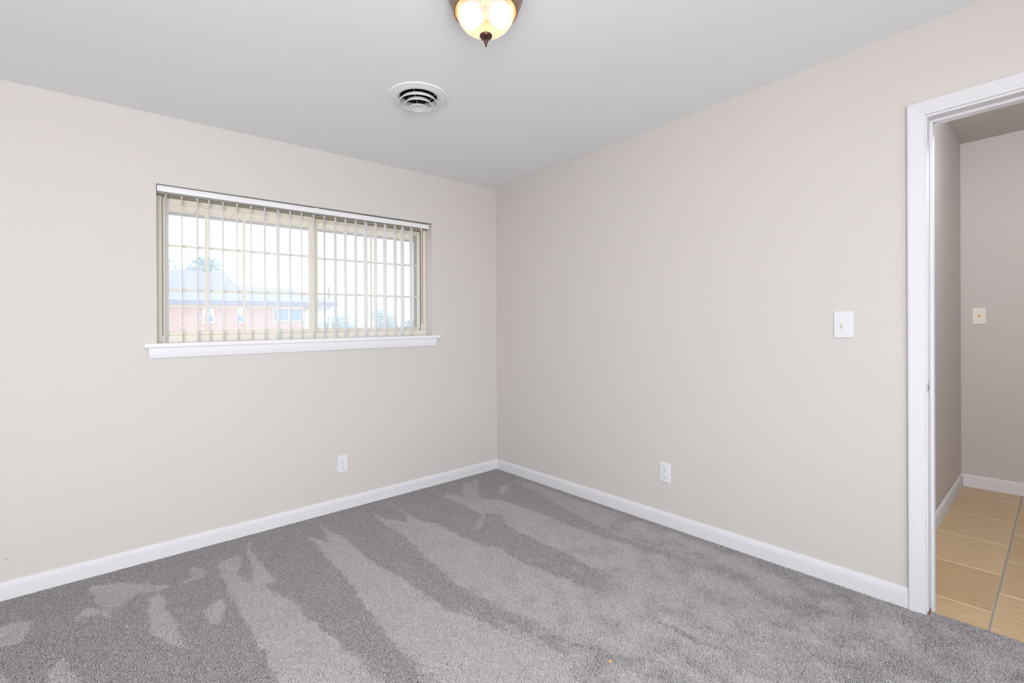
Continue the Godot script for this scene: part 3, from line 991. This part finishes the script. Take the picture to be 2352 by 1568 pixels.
func build_plates() -> void:
	outlet("white wall outlet under the window", Vector3(-1.362, 0.312, 0), false)
	outlet("white wall outlet on the long wall, below the light switch", Vector3(0, 0.3185, 1.6485), true)
	# light switch by the door
	var o := thing("light_switch", "white single light switch on the wall beside the doorway", "light switch", Vector3(0, 1.2005, 2.570))
	turned = true
	plate(o, 0.0755, 0.1225, "plate_white")
	part("collar", box(Vector3(-0.0054, -0.0125, 0.005), Vector3(0.0054, 0.0125, 0.0070), 0.0006), "receptacle_white", o)
	part("toggle", loft(
		PackedVector3Array([Vector3(-0.0046, -0.0085, 0.006), Vector3(0.0046, -0.0085, 0.006), Vector3(0.0046, 0.0085, 0.006), Vector3(-0.0046, 0.0085, 0.006)]),
		PackedVector3Array([Vector3(-0.0036, -0.0155, 0.0175), Vector3(0.0036, -0.0155, 0.0175), Vector3(0.0036, -0.0075, 0.0195), Vector3(-0.0036, -0.0075, 0.0195)])), "toggle_ivory", o, "ivory toggle lever", 0.0)
	screw(o, 0.030)
	screw(o, -0.030)
	turned = false
	# jack plate in the hall
	var h := thing("jack_plate", "cream wall plate with small brass socket on the far hall wall", "wall plate", Vector3(2.2, 1.2325, 2.8265))
	turned = true
	plate(h, 0.0710, 0.1190, "plate_cream")
	part("socket", join([disc(Vector3(0, 0, 0), 0.0095, 0.0085, 0.005, 0.0085, 16), disc(Vector3(0, 0, 0), 0.0055, 0.0055, 0.0075, 0.0150, 12)]), "brass", h, "small brass socket")
	part("socket_hole", disc(Vector3(0, 0, 0), 0.003, 0.003, 0.0140, 0.0153, 10), "slot_dark", h)
	screw(h, 0.042)
	screw(h, -0.042)
	turned = false


# ==================================================================== carpet
func poly(cm: Array) -> PackedVector2Array:
	var p := PackedVector2Array()
	for k in range(0, cm.size(), 2):
		p.append(Vector2(cm[k], cm[k + 1]) / 100.0)
	return p


func build_carpet() -> void:
	# the vacuum's strokes, in centimetres on the floor: [how far the pile is laid over, outline]
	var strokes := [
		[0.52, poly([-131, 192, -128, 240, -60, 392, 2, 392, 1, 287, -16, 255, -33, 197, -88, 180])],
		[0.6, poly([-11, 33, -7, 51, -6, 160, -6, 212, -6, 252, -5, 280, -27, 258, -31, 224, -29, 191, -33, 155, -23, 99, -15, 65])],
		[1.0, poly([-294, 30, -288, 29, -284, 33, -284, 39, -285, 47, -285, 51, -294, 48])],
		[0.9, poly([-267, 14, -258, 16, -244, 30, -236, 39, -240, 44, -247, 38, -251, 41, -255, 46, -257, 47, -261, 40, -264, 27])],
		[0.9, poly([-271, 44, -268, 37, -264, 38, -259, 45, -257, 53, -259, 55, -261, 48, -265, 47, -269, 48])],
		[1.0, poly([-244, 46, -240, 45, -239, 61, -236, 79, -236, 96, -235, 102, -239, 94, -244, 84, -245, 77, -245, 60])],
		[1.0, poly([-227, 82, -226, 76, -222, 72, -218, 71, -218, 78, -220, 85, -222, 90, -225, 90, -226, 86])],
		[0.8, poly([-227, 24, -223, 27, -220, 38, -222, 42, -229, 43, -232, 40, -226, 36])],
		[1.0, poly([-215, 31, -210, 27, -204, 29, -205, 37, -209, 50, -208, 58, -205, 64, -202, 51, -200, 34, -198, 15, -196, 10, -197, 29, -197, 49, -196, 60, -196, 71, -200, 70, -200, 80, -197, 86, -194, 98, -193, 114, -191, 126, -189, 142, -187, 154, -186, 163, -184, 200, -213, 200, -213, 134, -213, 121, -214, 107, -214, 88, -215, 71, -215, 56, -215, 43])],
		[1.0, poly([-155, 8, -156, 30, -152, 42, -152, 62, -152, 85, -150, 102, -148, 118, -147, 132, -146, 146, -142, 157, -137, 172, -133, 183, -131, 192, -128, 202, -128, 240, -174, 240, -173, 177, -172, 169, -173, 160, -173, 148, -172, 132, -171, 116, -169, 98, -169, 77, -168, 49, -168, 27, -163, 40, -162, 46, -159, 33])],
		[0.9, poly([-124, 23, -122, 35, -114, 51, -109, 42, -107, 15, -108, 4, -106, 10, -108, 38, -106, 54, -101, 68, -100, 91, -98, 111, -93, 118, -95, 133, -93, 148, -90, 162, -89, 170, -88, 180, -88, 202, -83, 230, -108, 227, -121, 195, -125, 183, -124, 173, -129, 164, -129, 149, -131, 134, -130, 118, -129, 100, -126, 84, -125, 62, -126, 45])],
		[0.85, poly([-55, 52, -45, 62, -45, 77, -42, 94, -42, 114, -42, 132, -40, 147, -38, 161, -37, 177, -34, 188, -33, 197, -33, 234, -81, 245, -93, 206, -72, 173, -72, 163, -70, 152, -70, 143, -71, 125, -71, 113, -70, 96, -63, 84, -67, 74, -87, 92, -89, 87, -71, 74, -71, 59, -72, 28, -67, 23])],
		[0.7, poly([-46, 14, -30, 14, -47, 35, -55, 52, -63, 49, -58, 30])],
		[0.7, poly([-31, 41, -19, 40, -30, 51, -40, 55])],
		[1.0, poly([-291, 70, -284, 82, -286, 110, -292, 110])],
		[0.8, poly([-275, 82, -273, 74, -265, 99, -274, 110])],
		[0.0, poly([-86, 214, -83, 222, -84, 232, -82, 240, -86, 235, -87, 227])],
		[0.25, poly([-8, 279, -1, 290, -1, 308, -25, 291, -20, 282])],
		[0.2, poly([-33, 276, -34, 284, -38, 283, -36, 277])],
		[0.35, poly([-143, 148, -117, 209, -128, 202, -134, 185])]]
	var bounds := []
	for s in strokes:
		var r := Rect2(s[1][0], Vector2.ZERO)
		for q in s[1]:
			r = r.expand(q)
		bounds.append(r)
	var c := Node3D.new()
	c.name = "carpet"
	add_child(c)
	tag(c, "grey cut-pile carpet with light and dark vacuum stripes", "carpet", "stuff")
	part("backing", join([box(Vector3(ROOM_X, -0.014, 0), Vector3(0, -0.0085, ROOM_Z)), box(Vector3(0, -0.014, DOOR0 + 0.014), Vector3(0.036, -0.0085, DOOR1 - 0.014))]), "carpet_backing", c)
	# one tuft: a bent, tapering bunch of yarn, 1 high
	var tm := mesh_tuft()
	var step := 0.0034
	var rng := RandomNumberGenerator.new()
	rng.seed = 77
	var wob := FastNoiseLite.new()
	wob.seed = 3
	wob.frequency = 9.0
	wob.fractal_octaves = 3
	var blotch := FastNoiseLite.new()
	blotch.seed = 6
	blotch.frequency = 5.0
	blotch.fractal_octaves = 3
	var buf := PackedFloat32Array()
	var nx := int((-ROOM_X + 0.034) / step)
	var nz := int(ROOM_Z / step)
	buf.resize(nx * nz * 16)
	var n := 0
	var i := 0
	for ix in nx:
		for iz in nz:
			var x := ROOM_X + 0.003 + (ix + rng.randf()) * step
			var z := 0.002 + (iz + rng.randf()) * step
			# sparser where the photograph does not look
			var near_view := not (x < -3.15 or (z - 0.784) * 2.617 - (x + 2.877) * 2.356 > 1.4)
			if not near_view and (ix + iz * 2) % 5 != 0:
				continue
			if x > -0.004 and (z < DOOR0 + 0.016 or z > DOOR1 - 0.016):
				continue
			var e := wob.get_noise_2d(x, z)
			var blur := 1.0 + 7.0 * smoothstep(1.5, 2.3, z - x * 0.1)
			var q := Vector2(x + e * 0.016 + rng.randfn(0.0, 0.0045) * blur, z + wob.get_noise_2d(x + 9.0, z) * 0.022 + rng.randfn(0.0, 0.007) * blur)
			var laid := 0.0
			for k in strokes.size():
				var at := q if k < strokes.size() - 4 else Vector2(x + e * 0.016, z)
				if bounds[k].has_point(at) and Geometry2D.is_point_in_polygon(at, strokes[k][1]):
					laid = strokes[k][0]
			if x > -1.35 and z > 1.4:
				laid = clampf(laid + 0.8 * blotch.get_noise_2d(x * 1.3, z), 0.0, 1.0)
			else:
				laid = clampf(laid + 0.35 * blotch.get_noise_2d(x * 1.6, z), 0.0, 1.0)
			# laid pile lies over away from the light's eye; the rest stands and shows its tips
			var tilt := lerpf(0.10, 0.90, laid) + rng.randfn(0.0, lerpf(0.26, 0.15, laid))
			var head := rng.randfn(0.0, 0.45) + (PI if laid < 0.3 else 0.0)
			var dir := Vector3(sin(head) * 0.9, 0, -cos(head))
			var up := (Vector3.UP * cos(tilt) + dir * sin(tilt)).normalized()
			var side := up.cross(Vector3(rng.randfn(), rng.randfn(), rng.randfn())).normalized()
			var third := side.cross(up)
			var hgt := rng.randf_range(0.0062, 0.0076) * (1.0 + 0.25 * laid)
			var wid := rng.randf_range(0.0014, 0.0020) * (1.0 if near_view else 2.0)
			var ox := x
			var oz := z
			if x > -0.02 and z < DOOR0:
				ox = x - 0.004
			buf[i] = side.x * wid
			buf[i + 1] = up.x * hgt
			buf[i + 2] = third.x * wid
			buf[i + 3] = ox
			buf[i + 4] = side.y * wid
			buf[i + 5] = up.y * hgt
			buf[i + 6] = third.y * wid
			buf[i + 7] = -0.0085
			buf[i + 8] = side.z * wid
			buf[i + 9] = up.z * hgt
			buf[i + 10] = third.z * wid
			buf[i + 11] = oz
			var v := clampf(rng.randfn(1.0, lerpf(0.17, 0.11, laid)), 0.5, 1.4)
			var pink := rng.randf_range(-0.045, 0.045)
			v *= lerpf(0.79, 1.0, laid) * (1.0 + 0.10 * wob.get_noise_2d(x * 4.0 + 40.0, z * 4.0))  # stripe shading put into the tuft colour: upright pile tinted darker
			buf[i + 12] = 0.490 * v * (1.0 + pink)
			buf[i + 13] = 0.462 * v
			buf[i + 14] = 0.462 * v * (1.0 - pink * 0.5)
			buf[i + 15] = 1.0
			i += 16
			n += 1
	buf.resize(n * 16)
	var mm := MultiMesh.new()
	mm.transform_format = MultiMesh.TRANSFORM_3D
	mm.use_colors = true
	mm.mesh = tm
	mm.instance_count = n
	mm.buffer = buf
	var mi := MultiMeshInstance3D.new()
	mi.name = "pile"
	mi.multimesh = mm
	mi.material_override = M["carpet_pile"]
	mi.set_meta("kind", "stuff")
	c.add_child(mi)


func mesh_tuft() -> ArrayMesh:
	var t := PackedVector3Array()
	var rings := []
	var segs := 5
	for k in 4:
		var y := k / 3.0
		var r: float = [0.75, 1.0, 0.95, 0.45][k]
		var ring := PackedVector3Array()
		for s in segs:
			var an := TAU * s / segs + 0.5 * k
			ring.append(Vector3(cos(an) * r + 0.7 * y * y, y, sin(an) * r))
		rings.append(ring)
	for k in 3:
		for s in segs:
			var j := (s + 1) % segs
			t.append_array(PackedVector3Array([rings[k][s], rings[k][j], rings[k + 1][j], rings[k][s], rings[k + 1][j], rings[k + 1][s]]))
	for s in segs:
		t.append_array(PackedVector3Array([Vector3(0.8, 1.06, 0), rings[3][s], rings[3][(s + 1) % segs]]))
	var keep := turned
	turned = false
	var m := mesh_of(oriented(t), 75.0)
	turned = keep
	return m


func build_scraps() -> void:
	var s := thing("leaf_scrap", "tiny yellow leaf scrap lying on the carpet", "debris", Vector3(-1.198, 0.0015, 2.163))
	part("blade", join([
		loft(PackedVector3Array([Vector3(-0.0075, 0.0035, -0.007), Vector3(0.001, 0.001, -0.006), Vector3(-0.001, 0, 0.009)]), PackedVector3Array([Vector3(-0.0075, 0.0043, -0.007), Vector3(0.001, 0.0018, -0.006), Vector3(-0.001, 0.0008, 0.009)])),
		loft(PackedVector3Array([Vector3(0.008, 0.004, -0.005), Vector3(0.001, 0.001, -0.006), Vector3(-0.001, 0, 0.009)]), PackedVector3Array([Vector3(0.008, 0.0048, -0.005), Vector3(0.001, 0.0018, -0.006), Vector3(-0.001, 0.0008, 0.009)]))]), "leaf_yellow", s, "", 0.0)
	var d := thing("lint_speck", "small dark lint speck on the carpet near the long wall", "debris", Vector3(-0.246, 0.001, 1.778))
	part("fluff", tube([Vector3(-0.008, 0, 0.004), Vector3(-0.002, 0.003, 0), Vector3(0.005, 0.002, -0.003), Vector3(0.009, 0.004, 0.001)], [0.001, 0.0025, 0.002, 0.001], 6), "lint_brown", d)
	var w := thing("wall_speck", "small grey scuff speck low on the window wall", "mark", Vector3(-2.956, 0.184, 0.0))
	part("smear", disc(Vector3.ZERO, 0.0028, 0.003, -0.0002, 0.0006, 10), "mark_grey", w)
